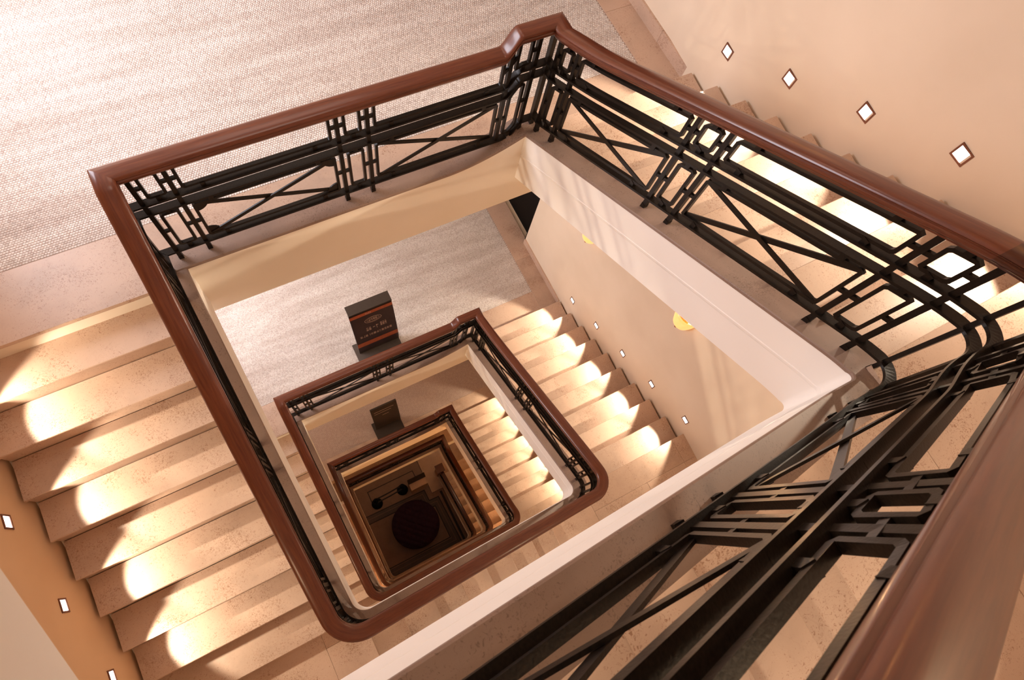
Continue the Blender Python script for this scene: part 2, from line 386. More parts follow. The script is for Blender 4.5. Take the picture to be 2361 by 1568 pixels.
def tie(run, ua, ub, f, parent):
    m = MB(); bar(m, [run.pt(ua, f), run.pt(ub, f)], 0.016, 0.020, [run.nrm(ua)] * 2)
    m.build('tie_bar', M['iron'], parent)
def pair(run, ua, ub, parent, F_UP=(0.698, 0.858)):
    """two posts with a small loop between and ties"""
    d = (ub - ua); post(run, ua, parent); post(run, ub, parent)
    g = 0.043 * (1 if d > 0 else -1)
    for f, ft in ((F_LO, 0.335), (F_UP, (F_UP[0] + F_UP[1]) / 2)):
        loop(run, ua + g, ub - g, f, parent, 'small_loop')
        tie(run, ua, ua + g, ft, parent); tie(run, ub - g, ub, ft, parent)
    for fa, fb in ((F_BOT, F_LO[0]), (F_LO[1], F_B2), (F_B1, F_UP[0]), (F_UP[1], 0.925)):
        knob(run, (ua + ub) / 2, fa, fb, parent).build('spacer', M['iron'], parent)
def panel(run, ua, ub, parent, gusset=False, F_UP=(0.698, 0.858)):
    """long loops above and below between two posts, with the cross in the lower one"""
    sg = 1 if ub > ua else -1; g = 0.043 * sg
    a, b = ua + g, ub - g
    for f, ft in ((F_LO, 0.335), (F_UP, (F_UP[0] + F_UP[1]) / 2)):
        loop(run, a, b, f, parent, 'long_loop')
        tie(run, ua, a, ft, parent); tie(run, b, ub, ft, parent)
    for u in (a + 0.12 * (b - a), a + 0.88 * (b - a)):
        for fa, fb in ((F_BOT, F_LO[0]), (F_LO[1], F_B2), (F_B1, F_UP[0]), (F_UP[1], 0.925)):
            knob(run, u, fa, fb, parent).build('spacer', M['iron'], parent)
    for i, (f0, f1) in enumerate((F_LO, F_LO[::-1])):
        m = MB(); off = 0.004 * (1 if i else -1); n = run.nrm(a)
        pts = [run.pt(a + (b - a) * t, f0 + (f1 - f0) * t) for t in (0.0, 1.0)]
        pts = [(p[0] + n[0] * off, p[1] + n[1] * off, p[2]) for p in pts]
        bar(m, pts, 0.008, 0.028, [n, n]); m.build('cross_bar', M['iron'], parent)
    if gusset:
        for cu, cf, su, sf in ((a, F_LO[0], 1, 1), (b, F_LO[0], -1, 1), (a, F_LO[1], 1, -1), (b, F_LO[1], -1, -1)):
            m = MB(); n = run.nrm(cu); R_ = 0.075
            fr = R_ / (run.top(cu) - run.base(cu)); pts = [run.pt(cu, cf)] + [run.pt(cu + su * sg * R_ * math.cos(t), cf + sf * fr * math.sin(t)) for t in np.linspace(0, PI / 2, 7)]
            vs = [(p[0] + n[0] * o, p[1] + n[1] * o, p[2]) for o in (-0.004, 0.004) for p in pts]; k_ = len(pts)
            m.add(vs, [tuple(range(k_)), tuple(range(2 * k_ - 1, k_ - 1, -1))] + [(i, (i + 1) % k_, (i + 1) % k_ + k_, i + k_) for i in range(k_)])
            m.build('corner_gusset', M['iron'], parent)

def flight_balustrade(s, label, w_posts=True, e_end=None):
    """section B: NW corner down to the next NE corner"""
    root = empty('balustrade', (-D_IRON, WX, s.z0)); tag(root, label, 'stair railing', 'balustrades of the staircase')
    root_z = root.location.copy()
    par = root
    P, Nn, Z, H, A = s.P, s.N, s.Z, s.H, s.s
    off = D_IRON
    lo, hi = 0, len(P)
    if e_end is not None: hi = int(np.argmax(np.where((np.arange(len(P)) > s.idx[3]) & (P[:, 1] > e_end), 1, 0)))
    C = P + Nn * off; C[:, 1] += 0.023 * s.SK
    hoff = 0.056 * np.clip(-Nn[:, 1], 0, 1) * (1 - sst(1.9, 2.3, P[:, 0])) if s.skew else np.zeros(len(P))
    HC = C + Nn * hoff[:, None]; LO = hoff[:, None] * Nn
    # extend to corner mitres
    LO = np.vstack([[0, 0], LO[lo:hi]]); C = np.vstack([[C[0, 0], WX + off], C[lo:hi]]); HC = np.vstack([[HC[0, 0], WX + off], HC[lo:hi]]); NN = np.vstack([Nn[0], Nn[lo:hi]]); ZZ = np.concatenate([[Z[0]], Z[lo:hi]]); HH = np.concatenate([[H[0]], H[lo:hi]])
    if e_end is None:
        LO = np.vstack([LO, [0, 0]]); C = np.vstack([C, [C[-1, 0], WX + off]]); HC = np.vstack([HC, [HC[-1, 0], WX + off]]); NN = np.vstack([NN, NN[-1]]); ZZ = np.append(ZZ, ZZ[-1]); HH = np.append(HH, HH[-1])
    m = MB(); sweep(m, np.column_stack([HC, HH]), NN, HPROF, miter0=1.0, miter1=1.0 if e_end is None else 0)
    if s.skew:
        A3 = np.column_stack([HC, HH]); a_, b_ = s.idx[2] - 5, s.idx[3] + 6
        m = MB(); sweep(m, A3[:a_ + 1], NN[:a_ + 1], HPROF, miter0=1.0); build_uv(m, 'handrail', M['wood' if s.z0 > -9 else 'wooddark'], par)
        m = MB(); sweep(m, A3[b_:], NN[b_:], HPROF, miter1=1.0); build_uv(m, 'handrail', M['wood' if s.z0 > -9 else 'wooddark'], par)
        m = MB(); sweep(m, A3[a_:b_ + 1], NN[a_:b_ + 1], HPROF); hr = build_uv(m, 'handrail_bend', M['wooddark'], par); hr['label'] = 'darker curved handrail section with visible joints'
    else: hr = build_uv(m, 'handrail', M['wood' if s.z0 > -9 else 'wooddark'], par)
    for f in (F_BOT, F_B2, F_B1):
        m = MB(); sweep(m, np.column_stack([C + LO * f, ZZ + f * (HH - ZZ)]), NN, BAND(), miter0=1.0, miter1=1.0 if e_end is None else 0)
        m.build('flat_rail', M['iron'], par)
    i0, i1, i2, i3 = s.idx
    def mkrun(sl, ax, n):
        t = P[sl][:, ax]; o = np.argsort(t); tt = t[o]; zz = Z[sl][o]; hh = H[sl][o]; oth = (P[sl] + Nn[sl] * off + np.column_stack([0 * s.SK, 0.023 * s.SK])[sl])[:, 1 - ax][o]
        def pos(u):
            q = float(np.interp(u, tt, oth)); return (u, q) if ax == 0 else (q, u)
        return Run(pos, lambda u: n, lambda u: float(np.interp(u, tt, zz)), lambda u: float(np.interp(u, tt, hh)))
    rW = mkrun(slice(0, i0), 1, (-1, 0)); rS = mkrun(slice(i1, i2), 0, (0, -1)); rE = mkrun(slice(i3, len(P)), 1, (1, 0))
    if s.skew: rS.lean = lambda u: 0.056 * (1 - float(sst(1.9, 2.3, np.array(u))))
    if w_posts:
        pair(rW, 2.325, 2.15, par); panel(rW, 2.15, 1.285, par); pair(rW, 1.285, 1.11, par); panel(rW, 1.11, 0.30, par); pair(rW, 0.30, 0.125, par)
    pair(rS, 0.125, 0.30, par); panel(rS, 0.30, 1.075, par); pair(rS, 1.075, 1.25, par); panel(rS, 1.25, 2.03, par); pair(rS, 2.03, 2.20, par)
    pair(rE, 0.125, 0.30, par); panel(rE, 0.30, 1.115, par)
    if e_end is None:
        pair(rE, 1.115, 1.29, par); panel(rE, 1.29, 2.155, par); pair(rE, 2.155, 2.325, par)
    else:
        post(rE, 1.115, par); panel(rE, 1.115, e_end - 0.05, par)
    for a, b in ((i0, i1), (i2, i3)):
        for q in ((0.2, 0.5, 0.8) if s.RC > 0.06 else (0.12, 0.88)):
            k = int(round(a + (b - a - 1) * q))
            r = Run(lambda u, k=k: tuple(P[k] + Nn[k] * off), lambda u, k=k: tuple(Nn[k]), lambda u, k=k: float(Z[k]), lambda u, k=k: float(H[k]))
            post(r, 0, par, 0.018)
    rebase(root)
    return root
def rebase(root):
    for c in root.children: 
        if c.type == 'MESH' and c.location.length < 1e-9: c.location = -root.location
def landing_balustrade(z0, up, label, gus=True):
    root = empty('balustrade', (0, WX + D_IRON, z0)); tag(root, label, 'stair railing', 'balustrades of the staircase')
    X = np.concatenate([np.linspace(-D_IRON, 1.98, 30), np.linspace(1.98, 2.36, 50)[1:], [WX + D_IRON]])
    Y = np.full(len(X), WX + D_IRON)
    og = lambda f, x: up * sst(2.235 - 0.18 * f, 2.335 - 0.18 * f, np.asarray(x, float))
    hz = z0 + 0.94 + og(0.98, X)
    bz = lambda f: z0 + f * 0.94 + og(f, X)
    NN = np.tile((0, 1), (len(X), 1))
    # path runs west->east, outward normal +y ; mitre: left end extends outward
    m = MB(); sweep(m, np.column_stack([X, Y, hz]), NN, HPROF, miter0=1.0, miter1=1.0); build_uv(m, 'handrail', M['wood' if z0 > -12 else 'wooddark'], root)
    for f in (F_BOT, F_B2, F_B1):
        m = MB(); sweep(m, np.column_stack([X, Y, bz(f)]), NN, BAND(), miter0=1.0, miter1=1.0); m.build('flat_rail', M['iron'], root)
    cz = lambda x: z0 + (up / 0.125 * 0.16 if up else 0) * float(((max(0, x - 1.80)) / 0.53) ** 1.6)
    run = Run(lambda u: (u, WX + D_IRON), lambda u: (0, 1), lambda u: z0, lambda u: z0 + 0.94)
    run.pt = lambda u, f: (u, WX + D_IRON, z0 + 0.94 * f + float(og(f, u)))
    pair(run, 0.0, 0.173, root, F_UP); panel(run, 0.173, 1.065, root, gusset=gus, F_UP=F_UP); pair(run, 1.065, 1.24, root, F_UP); panel(run, 1.24, 2.135, root, F_UP=F_UP)
    pair(run, 2.135, 2.305, root, F_UP); post(run, WX + D_IRON, root, 0.03)
    rebase(root); return root

# ------------------------------------------------------------------ strings, copings, steps, landings
def string_and_coping(s, lab):
    P, Nn, Z = s.P, s.N, s.Z
    C = np.vstack([[P[0, 0], WX + 0.13], P, [P[-1, 0], WX + 0.13]]); NN = np.vstack([Nn[0], Nn, Nn[-1]]); ZZ = np.concatenate([[Z[0]], Z, [Z[-1]]]) - 0.0006
    m = MB()
    prof = [(0.0, -.025), (0.0, -.225), (.003, -.229), (.003, -.236), (0.0, -.240), (0.0, -.256), (.002, -.262), (.006, -.266), (.006, -.53), (.155, -.53), (.155, -.025)]
    sweep(m, np.column_stack([C, ZZ]), NN, prof)
    o = build_uv(m, 'trim_string', M['fascia'])
    structure(o, 'plaster stair string ' + lab, 'stair string')
    m = MB(); prof = [(.000, -.027), (-.004, -.022), (-.004, -.005), (.001, 0.0), (.155, 0.0), (.155, -.027)]
    sweep(m, np.column_stack([C, ZZ]), NN, prof); c = build_uv(m, 'coping', M['coping'], o)
    return o
def step_mesh(mb, ax, front, back, zt, r, a, b, s):
    """tread+riser block. front = nosing coordinate along run axis, back beyond; s = direction from back to front (+1/-1)."""
    f = front; ns = 0.012
    prof = [(f - s * 0.004, zt), (f, zt - 0.004), (f, zt - 0.028), (f - s * 0.004, zt - 0.032), (f - s * ns, zt - 0.034), (f - s * ns, zt - r), (back, zt - r), (back, zt)]
    mb.prism(prof, ax, a, b)
GAP = 0.023
def flights(s, lab):
    r = s.r
    # W flight
    def root(nm, loc, l): 
        e = empty('stair_flight', loc); e['label'] = l; e['category'] = 'stairs'; e['kind'] = 'structure'; return e
    rt = root('w', (XW, s.W0, s.z0), 'marble stair flight %s, left side' % lab)
    for k in range(1, s.nW):
        y0 = s.W0 - s.gW * (k - 1); y1 = s.W0 - s.gW * k
        m = MB(); step_mesh(m, 'x', y1, y0 - 0.013 + 0.02, s.z0 - k * r, r + 0.03, XW + GAP, -0.155 + 0.01, -1); m.build('step', M['marble'], rt)
    m = MB(); z_a = s.z0 - 0.06; z_b = s.z0 - s.nW * r
    m.prism([(s.W0, s.z0 - r - .05), (0.0, z_b - .05), (-0.02, z_b - 0.30), (s.W0 + 0.1, s.z0 - r - 0.25)], 'x', XW, -0.1); m.build('soffit', M['ceil'], rt)
    rebase_at(rt)
    rt = root('s', (0, YS, s.zsw), 'marble stair flight %s, near side' % lab)
    for k in range(1, s.nS):
        x0 = 0.02 + s.gS * (k - 1); x1 = 0.02 + s.gS * k
        m = MB(); step_mesh(m, 'y', x1, x0 - 0.007, s.zsw - k * r, r + 0.03, YS + GAP, -0.155 + 0.01 + (s.skew * 0.8 if s.skew else 0), 1); m.build('step', M['marble'], rt)
    xe = 0.02 + s.gS * (s.nS - 1)
    m = MB(); m.prism([(0.02, s.zsw - r - .05), (xe, s.zse - .05), (xe, s.zse - 0.30), (0.02, s.zsw - r - 0.28)], 'y', YS, -0.1); m.build('soffit', M['ceil'], rt)
    rebase_at(rt)
    rt = root('e', (3.7, s.yE0, s.z1), 'marble stair flight %s, right side' % lab)
    for k in range(1, s.nE):
        yf = s.yE0 - s.gE * (k - 1); yb = s.yE0 - s.gE * k
        zt = s.z1 + k * r; f = yf
        xa = WX + 0.145
        # ends follow the wall line
        m = MB(); ns = 0.012
        prof = [(f - 0.004, zt), (f, zt - 0.004), (f, zt - 0.028), (f - 0.004, zt - 0.032), (f - ns, zt - 0.034), (f - ns, zt - r - .03), (yb - 0.01, zt - r - .03), (yb - 0.01, zt)]
        n = len(prof); vs = [(xa, p, q) for p, q in prof] + [(wall_x(p, s.z1 + 0.1) - GAP, p, q) for p, q in prof]
        m.add(vs, [tuple(range(n)), tuple(range(2 * n - 1, n - 1, -1))] + [(i, (i + 1) % n, (i + 1) % n + n, i + n) for i in range(n)])
        m.build('step', M['marble'], rt)
    ye = s.yE0 - s.gE * (s.nE - 1)
    m = MB(); m.prism([(s.yE0 - .03, s.z1 - .05), (ye, s.zse - r - .05), (ye, s.zse - 0.36), (s.yE0 - .03, s.z1 - .25)], 'x', WX + 0.1, wall_x(1.0, s.z1 + .1) - 0.02 if s.z1 < -0.5 else 3.55); m.build('soffit', M['ceil'], rt)
    rebase_at(rt)
def rebase_at(rt):
    for c in rt.children: c.location = -rt.location
def slab(parent, x0, x1, y0, y1, zt, mat='marble', t=0.03, g=0.0006, name='slab'):
    m = MB(); x0 += g; x1 -= g; y0 += g; y1 -= g; e = 0.0015
    vs = [(x0, y0, zt - t), (x1, y0, zt - t), (x1, y1, zt - t), (x0, y1, zt - t), (x0, y0, zt - e), (x1, y0, zt - e), (x1, y1, zt - e), (x0, y1, zt - e),
          (x0 + e, y0 + e, zt), (x1 - e, y0 + e, zt), (x1 - e, y1 - e, zt), (x0 + e, y1 - e, zt)]
    m.add(vs, [(0, 3, 2, 1), (0, 1, 5, 4), (1, 2, 6, 5), (2, 3, 7, 6), (3, 0, 4, 7), (4, 5, 9, 8), (5, 6, 10, 9), (6, 7, 11, 10), (7, 4, 8, 11), (8, 9, 10, 11)])
    return m.build(name, M[mat], parent)
def corner_landings(s, lab):
    # SW
    xs = 0.02; ys = 0.01; z = s.zsw; 
    m = MB(); m.box((XW, YS, z - 0.30), (xs - 0.03, ys - 0.06, z - 0.031)); f = m.build('floor', M['ceil']); structure(f, 'marble corner landing %s, near left corner' % lab, 'landing')
    slab(f, XW, -0.30, -0.62, ys, z); slab(f, XW, -0.30, YS, -0.62, z); slab(f, -0.30, xs, YS, -0.62, z); slab(f, -0.30, xs, -0.62, -0.10, z)
    slab(f, -0.30, -0.07, -0.10, ys, z)
    # SE
    z = s.zse; xe = 0.02 + s.gS * (s.nS - 1); ye = s.yE0 - s.gE * (s.nE - 1)
    xw = wall_x(-0.5, s.z1 + 0.1) + 0.05
    m = MB(); m.box((xe + 0.01, YS, z - 0.30), (xw + 0.1, ye - 0.06, z - 0.031)); f = m.build('floor', M['ceil']); structure(f, 'marble corner landing %s, near right corner' % lab, 'landing')
    xm = max(2.385, xe + .1)
    slab(f, xe - .01, xm, YS, -0.13, z)
    xb = wall_x(0, s.z1 + .1) - 0.16
    slab(f, xm, xb, -0.25, ye, z)
    for i, (a, b) in enumerate(((xm, 3.05), (3.05, xb))): slab(f, a, b, YS, -0.25, z)
    slab(f, xb, xw - 0.02, -0.78, -0.25, z); slab(f, xb, xw - 0.02, YS, -0.78, z); slab(f, xb, xw - .02, -0.25, ye, z)
def mosaic(parent, x0, x1, y0, y1, z, px=0.0168, py=0.0150):
    nx = int((x1 - x0) / px); ny = int((y1 - y0) / py)
    I, J = np.meshgrid(np.arange(nx), np.arange(ny)); I = I.ravel().astype(float); J = J.ravel().astype(float)
    wav = 0.0012 * np.sin(I * 0.031 + J * 0.8)
    cx = x0 + (I + 0.5 + 0.5 * (J % 2)) * px + rng.normal(0, 0.0006, I.size); cy = y0 + (J + 0.5) * py + wav + rng.normal(0, 0.00035, I.size)
    hx = px / 2 * (0.89 + rng.uniform(-.05, .04, I.size)); hy = py / 2 * (0.86 + rng.uniform(-.04, .05, I.size)); h = z + rng.normal(0, 0.00012, I.size)
    keep = cx + hx < x1; cx, cy, hx, hy, h = cx[keep], cy[keep], hx[keep], hy[keep], h[keep]; n = cx.size
    V = np.zeros((n, 8, 3), np.float32)
    for q, (a, b) in enumerate(((-1, -1), (1, -1), (1, 1), (-1, 1))):
        V[:, q, 0] = cx + a * hx * 1.0; V[:, q, 1] = cy + b * hy; V[:, q, 2] = h - 0.0016
        V[:, q + 4, 0] = cx + a * hx * 0.93; V[:, q + 4, 1] = cy + b * hy * 0.92; V[:, q + 4, 2] = h
    F = np.array([[4, 5, 6, 7], [0, 1, 5, 4], [1, 2, 6, 5], [2, 3, 7, 6], [3, 0, 4, 7]])
    faces = (F[None] + (np.arange(n) * 8)[:, None, None]).reshape(-1)
    me = bpy.data.meshes.new('mosaic_tiles'); me.vertices.add(n * 8); me.vertices.foreach_set('co', V.ravel())
    nf = n * 5; me.loops.add(nf * 4); me.loops.foreach_set('vertex_index', faces.astype(np.int32))
    me.polygons.add(nf); me.polygons.foreach_set('loop_start', np.arange(0, nf * 4, 4, dtype=np.int32))
    me.update(calc_edges=True)
    at = me.attributes.new('tone', 'FLOAT', 'FACE'); tone = rng.uniform(0, 1, n) ** 0.7
    at.data.foreach_set('value', np.repeat(tone, 5).astype(np.float32))
    me.materials.append(M['tile']); o = bpy.data.objects.new('mosaic_tiles', me); col.objects.link(o); o['kind'] = 'stuff'
    if parent: o.parent = parent; o.location = -parent.location
    return o
def n_landing(z, dz, lab, real=True, W0=2.26, yE0=2.36, thick=0.70):
    m = MB(); xe = 3.84
    m.box((-0.021, WX + 0.155, z - 0.5), (xe + .1, YN, z - 0.031)); m.box((XW, W0 - 0.0, z - 0.45), (-0.02, YN, z - 0.031))
    f = m.build('floor', M['ceil']); structure(f, 'mosaic floored landing %s' % lab, 'landing')
    g = MB(); g.box((XW, 2.69, z - 0.03), (3.53, YN, z - 0.0012)); g.build('grout_bed', M['grout'] if real else M['mosaicfar'], f)
    if real: mosaic(f, XW, 3.53, 2.69, 4.95, z)
    else:
        g = MB(); g.box((XW, 2.69, z - 0.004), (3.53, YN, z - 0.0005)); g.build('mosaic_surface', M['mosaicfar'], f)
    # border slabs
    slab(f, XW, -0.156, W0 - .012, 2.69, z, t=0.034)
    slab(f, -0.156, 1.30, WX + 0.155, 2.69, z); slab(f, 1.30, WX + .15, WX + 0.155, 2.69, z)
    slab(f, WX + 0.15, 3.53, yE0 - 0.02, 2.69, z); slab(f, 3.53, xe, yE0 - 0.02, 3.20, z); slab(f, 3.53, xe, 3.20, 4.2, z); slab(f, 3.53, xe, 4.2, YN, z)
    # well-side fascia beam + coping ramping up to the east string
    X = np.concatenate([np.linspace(-0.10, 1.75, 12), np.linspace(1.75, WX, 24)[1:], [WX + .012, WX + 0.55]]); Y = np.full(len(X), WX)
    zz = z + dz * (np.clip((X - 1.75) / (WX - 1.75), 0, 1) ** 1.8); zz[-2:] = z - 0.01; NN = np.tile((0, 1), (len(X), 1))
    b = MB(); b.v = []; n = len(X)
    vs = []
    for i in range(n): vs += [(X[i], WX, zz[i] - .025), (X[i], WX, z - thick), (X[i], WX + .16, z - thick), (X[i], WX + .16, zz[i] - .025)]
    b.add(vs, [(i * 4 + q, i * 4 + (q + 1) % 4, (i + 1) * 4 + (q + 1) % 4, (i + 1) * 4 + q) for i in range(n - 1) for q in range(4)] + [(0, 1, 2, 3), (n * 4 - 1, n * 4 - 2, n * 4 - 3, n * 4 - 4)])
    o = b.build('trim_fascia', M['ochre']); structure(o, 'plain cream fascia below %s' % lab, 'fascia')
    m = MB(); sweep(m, np.column_stack([X, Y, zz])[:-2], NN[:-2], [(.000, -.027), (-.004, -.022), (-.004, -.005), (.001, 0.0), (.155, 0.0), (.155, -.027)]); build_uv(m, 'coping', M['coping'], o)
    return f

LAB = {'U': 'of the nearest stair, closest to the camera', '1': 'of the topmost full turn of the stair', '2': 'of the second turn down', '3': 'of the third turn down', '4': 'of the lowest turn above the lobby'}
for s in (S_U, S_1, S_2, S_3, S_4):
    string_and_coping(s, LAB[s.name]); flights(s, LAB[s.name]); corner_landings(s, LAB[s.name])
n_landing(4.5, 0.16, 'above the camera', real=False)
n_landing(0.0, S_U.dzN, 'at the top of the picture')
n_landing(-4.5, S_1.dzN, 'one storey down with the printed sign')
n_landing(-9.657, S_2.dzN, 'two storeys down with the plain dark sign', real=False)
n_landing(-12.70, S_3.dzN, 'just above the dark lobby', real=False, W0=S_4.W0, yE0=2.36, thick=0.45)
flight_balustrade(S_U, 'close foreground balustrade with broad mahogany handrail rising past the camera')
flight_balustrade(S_1, 'dark iron and mahogany balustrade of the first full turn down the well')
flight_balustrade(S_2, 'dark iron and mahogany balustrade of the second turn down the well')
flight_balustrade(S_3, 'narrow looking balustrade of the third turn down, over orange lit steps')
flight_balustrade(S_4, 'lowest balustrade ending at a square newel on the lobby plinth', e_end=2.05)
landing_balustrade(0.0, S_U.up, 'level balustrade along the big mosaic landing at the top of the picture')
landing_balustrade(-4.5, S_1.up, 'level balustrade in front of the printed sign on the second landing', False)
landing_balustrade(-9.657, S_2.up, 'level balustrade in front of the plain dark sign on the third landing', False)
landing_balustrade(-12.70, S_3.up, 'level balustrade of the lowest landing just above the lobby', False)

# ------------------------------------------------------------------ walls
ZT, ZB = 9.3, -16.53
def wallbox(name, a, b, mat='wall', lab=None):
    m = MB(); m.box(a, b); return structure(m.build(name, M[mat]), lab, 'wall')
wallbox('wall_west', (XW - 0.3, YS - 0.3, ZB), (XW, 3.25, ZT), 'wallwarm', lab='peach plaster wall on the left beside the stairs')
wallbox('wall_west', (XW - 0.3, 5.2, ZB), (XW, YN + 0.3, ZT))
for z, zt in ((4.5, ZT), (0.0, 4.5), (-4.5, 0.0), (-9.657, -4.5), (-12.70, -9.657), (-16.5, -12.70)):
    wallbox('wall_west', (XW - 0.3, 3.25, z - 0.03), (XW, 5.2, z + 0.85))
    wallbox('wall_west', (XW - 0.3, 3.25, min(z + 2.95, zt - .2)), (XW, 5.2, zt - 0.03))
wallbox('wall_south', (XW - 0.3, YS - 0.3, ZB), (4.2, YS, ZT))
wallbox('wall_north', (XW - 0.3, YN, ZB), (4.2, YN + 0.3, ZT))
def east_wall(zb, zt, lab):
    m = MB(); ys = [YS - 0.3, 0.0, 1.2, 2.45, 2.7, 3.42]; zz = zb + 0.1
    pts = [(wall_x(y, zz), y) for y in ys] + [(4.2, 3.42), (4.2, YS - 0.3)]
    m.prism(pts, 'z', zb, zt); o = m.build('wall_east', M['wall']); structure(o, lab, 'wall'); return o
east_wall(-0.60, ZT, 'peach plaster wall at the upper right with step lights')
east_wall(-5.1, -0.605, 'cream plaster wall one storey down with amber sconces')
east_wall(ZB, -5.105, 'plaster wall of the lower storeys on the right')
for z, zt in ((0.0, 4.5), (-4.5, 0.0), (-9.657, -4.5), (-12.70, -9.657), (-16.5, -12.70)):
    wallbox('wall_east', (3.84, 3.42, min(z + 2.25, zt - 0.5)), (4.2, YN, zt - 0.04)); wallbox('wall_east', (3.84, 4.75, z - .02), (4.2, YN, zt - .04) if False else (4.2, YN, z + 2.25))
    d = MB(); d.box((3.90, 3.42, z), (3.94, 4.75, z + 2.25)); o = d.build('door_%d' % (1 + [0.0, -4.5, -9.657, -12.70, -16.5].index(z)), M['black']); structure(o, 'black doorway in the right wall of the landing at level %d from the top' % (1 + [0.0, -4.5, -9.657, -12.70, -16.5].index(z)), 'door')
    f = MB(); f.box((3.80, 3.42, z), (3.90, 3.445, z + 2.25)); f.box((3.80, 4.725, z), (3.90, 4.75, z + 2.25)); f.box((3.80, 3.42, z + 2.225), (3.90, 4.75, z + 2.25)); f.build('door_frame', M['black'], o)
# baseboards on the landings
for z, n in ((0.0, 0), (-4.5, 1)):
    for i, (a, b) in enumerate(((2.38, 2.80), (2.80, 3.42))):
        m = MB(); m.box((wall_x(2.8, z + .1) - 0.018, a + .001, z - 0.02), (wall_x(2.8, z + .1) + 0.0, b - .001, z + 0.12)); structure(m.build('baseboard_east', M['marble']), None, None)
m = MB(); m.box((XW - 0.3, YS - 0.3, ZT), (4.2, YN + 0.3, ZT + 0.2)); structure(m.build('ceiling', M['ceil']), 'ceiling over the stairwell', 'ceiling')

# ------------------------------------------------------------------ step lights
lamp_no = [0]
def step_light(loc, nrm, size, label, energy, colr, up=False):
    e = empty('step_light', loc); tag(e, label, 'wall light', 'square step lights set low in the stair walls')
    n = Vector(nrm); t = Vector((-n.y, n.x, 0)); u = Vector((0, 0, 1)); h = size / 2; fw = 0.010
    def quadbox(mb, a0, a1, b0, b1, c0, c1):
        vs = [t * a + u * b + n * c for c in (c0, c1) for a, b in ((a0, b0), (a1, b0), (a1, b1), (a0, b1))]
        mb.add(vs, [(0, 3, 2, 1), (4, 5, 6, 7), (0, 1, 5, 4), (1, 2, 6, 5), (2, 3, 7, 6), (3, 0, 4, 7)])
    m = MB(); quadbox(m, -h, h, h - fw, h, -.01, .006); quadbox(m, -h, h, -h, -h + fw, -.01, .006); quadbox(m, -h, -h + fw, -h + fw, h - fw, -.01, .006); quadbox(m, h - fw, h, -h + fw, h - fw, -.01, .006)
    m.build('frame', M['lampframe'], e)
    m = MB(); quadbox(m, -h + fw, h - fw, -h + fw, h - fw, -.01, .002); m.build('diffuser', M['lamppanel'], e)
    if energy:
        d = bpy.data.lights.new('step_spot', 'SPOT'); d.energy = energy; d.color = colr; d.spot_size = math.radians(78); d.spot_blend = 0.32; d.shadow_soft_size = 0.018
        o = bpy.data.objects.new('step_spot', d); col.objects.link(o); o.parent = e; o.location = n * 0.012
        o.rotation_euler = (n * 1.0 + Vector((0, 0, -0.42))).to_track_quat('-Z', 'Y').to_euler()
ordn = ['first', 'second', 'third', 'fourth', 'fifth', 'sixth']
def flight_lights(s, nm, en, colr, skipS=False):
    for i, y in enumerate((2.19, 1.68, 1.17, 0.665, 0.14)):
        nos = s.z1 + s.r + (s.yE0 - y) * s.r / s.gE
        step_light((wall_x(y, s.z1 + .1), y, nos + 0.275), (-1, 0, 0), 0.088, '%s step light from the mosaic landing on the right wall %s' % (ordn[i], nm), en, colr)
    for i, y in enumerate((1.89, 1.381, 0.874, 0.396)):
        nos = s.z0 - (s.W0 - y) * s.r / s.gW
        step_light((XW, y, nos + 0.275), (1, 0, 0), 0.088, '%s step light going down the left wall %s' % (ordn[i], nm), en * 0.9, colr)
    for i, x in enumerate((0.30, 0.83, 1.36, 1.89)):
        nos = s.zsw - (x - .02) * s.r / s.gS
        step_light((x, YS, nos + 0.275), (0, 1, 0), 0.088, '%s step light from the left on the near wall %s' % (ordn[i], nm), en * 0.45, colr)
STEPC = (1.0, 0.84, 0.64)
flight_lights(S_U, 'of the uppermost stair', 66, STEPC); flight_lights(S_1, 'one turn down', 74, STEPC)
flight_lights(S_2, 'two turns down', 66, (1.0, 0.80, 0.56)); 

# ------------------------------------------------------------------ sconces
def sconce(y, z, wx, label, e=9, colr=(1.0, 0.60, 0.28)):
    r = empty('wall_sconce', (wx, y, z)); tag(r, label, 'wall lamp', 'amber glass wall sconces')
    prof = [(r_ * .84, z_) for r_, z_ in [(0.0, -0.155), (0.035, -0.150), (0.075, -0.125), (0.11, -0.075), (0.135, 0.0), (0.150, 0.09), (0.155, 0.15), (0.149, 0.15), (0.144, 0.09), (0.128, 0.0), (0.10, -0.07), (0.06, -0.115), (0.0, -0.143)]]
    m = MB(); n = 24; k = len(prof); vs = []
    for i in range(n + 1):
        a = PI / 2 + PI * i / n
        for rr, zz in prof: vs.append((rr * math.cos(a) * 0.95, rr * math.sin(a), zz))
    m.add(vs, [(i * k + j, (i + 1) * k + j, (i + 1) * k + j + 1, i * k + j + 1) for i in range(n) for j in range(k - 1)])
    m.build('glass_bowl', M['sconce'], r, smooth=True)
    m = MB(); m.lathe([(0, -.018), (.012, -.014), (.016, 0), (.012, .014), (0, .018)], (-0.03, 0, -0.162), 16); m.build('finial', M['brass'], r, smooth=True)
    m = MB(); m.box((-0.012, -0.05, -0.14), (0.0, 0.05, 0.02)); m.build('back_plate', M['brass'], r)
    l = light('sconce_bulb', 'POINT', (-0.065, 0, 0.10), (0, 0, 0), e, colr, shadow_soft_size=0.035); l.parent = r
sconce(2.455, -2.55, 3.785, 'amber glass sconce nearer the mosaic landing, half hidden behind the white string'); sconce(0.985, -1.68, wall_x(.93, -1), 'amber glass sconce further from the landing, half hidden behind the white string')
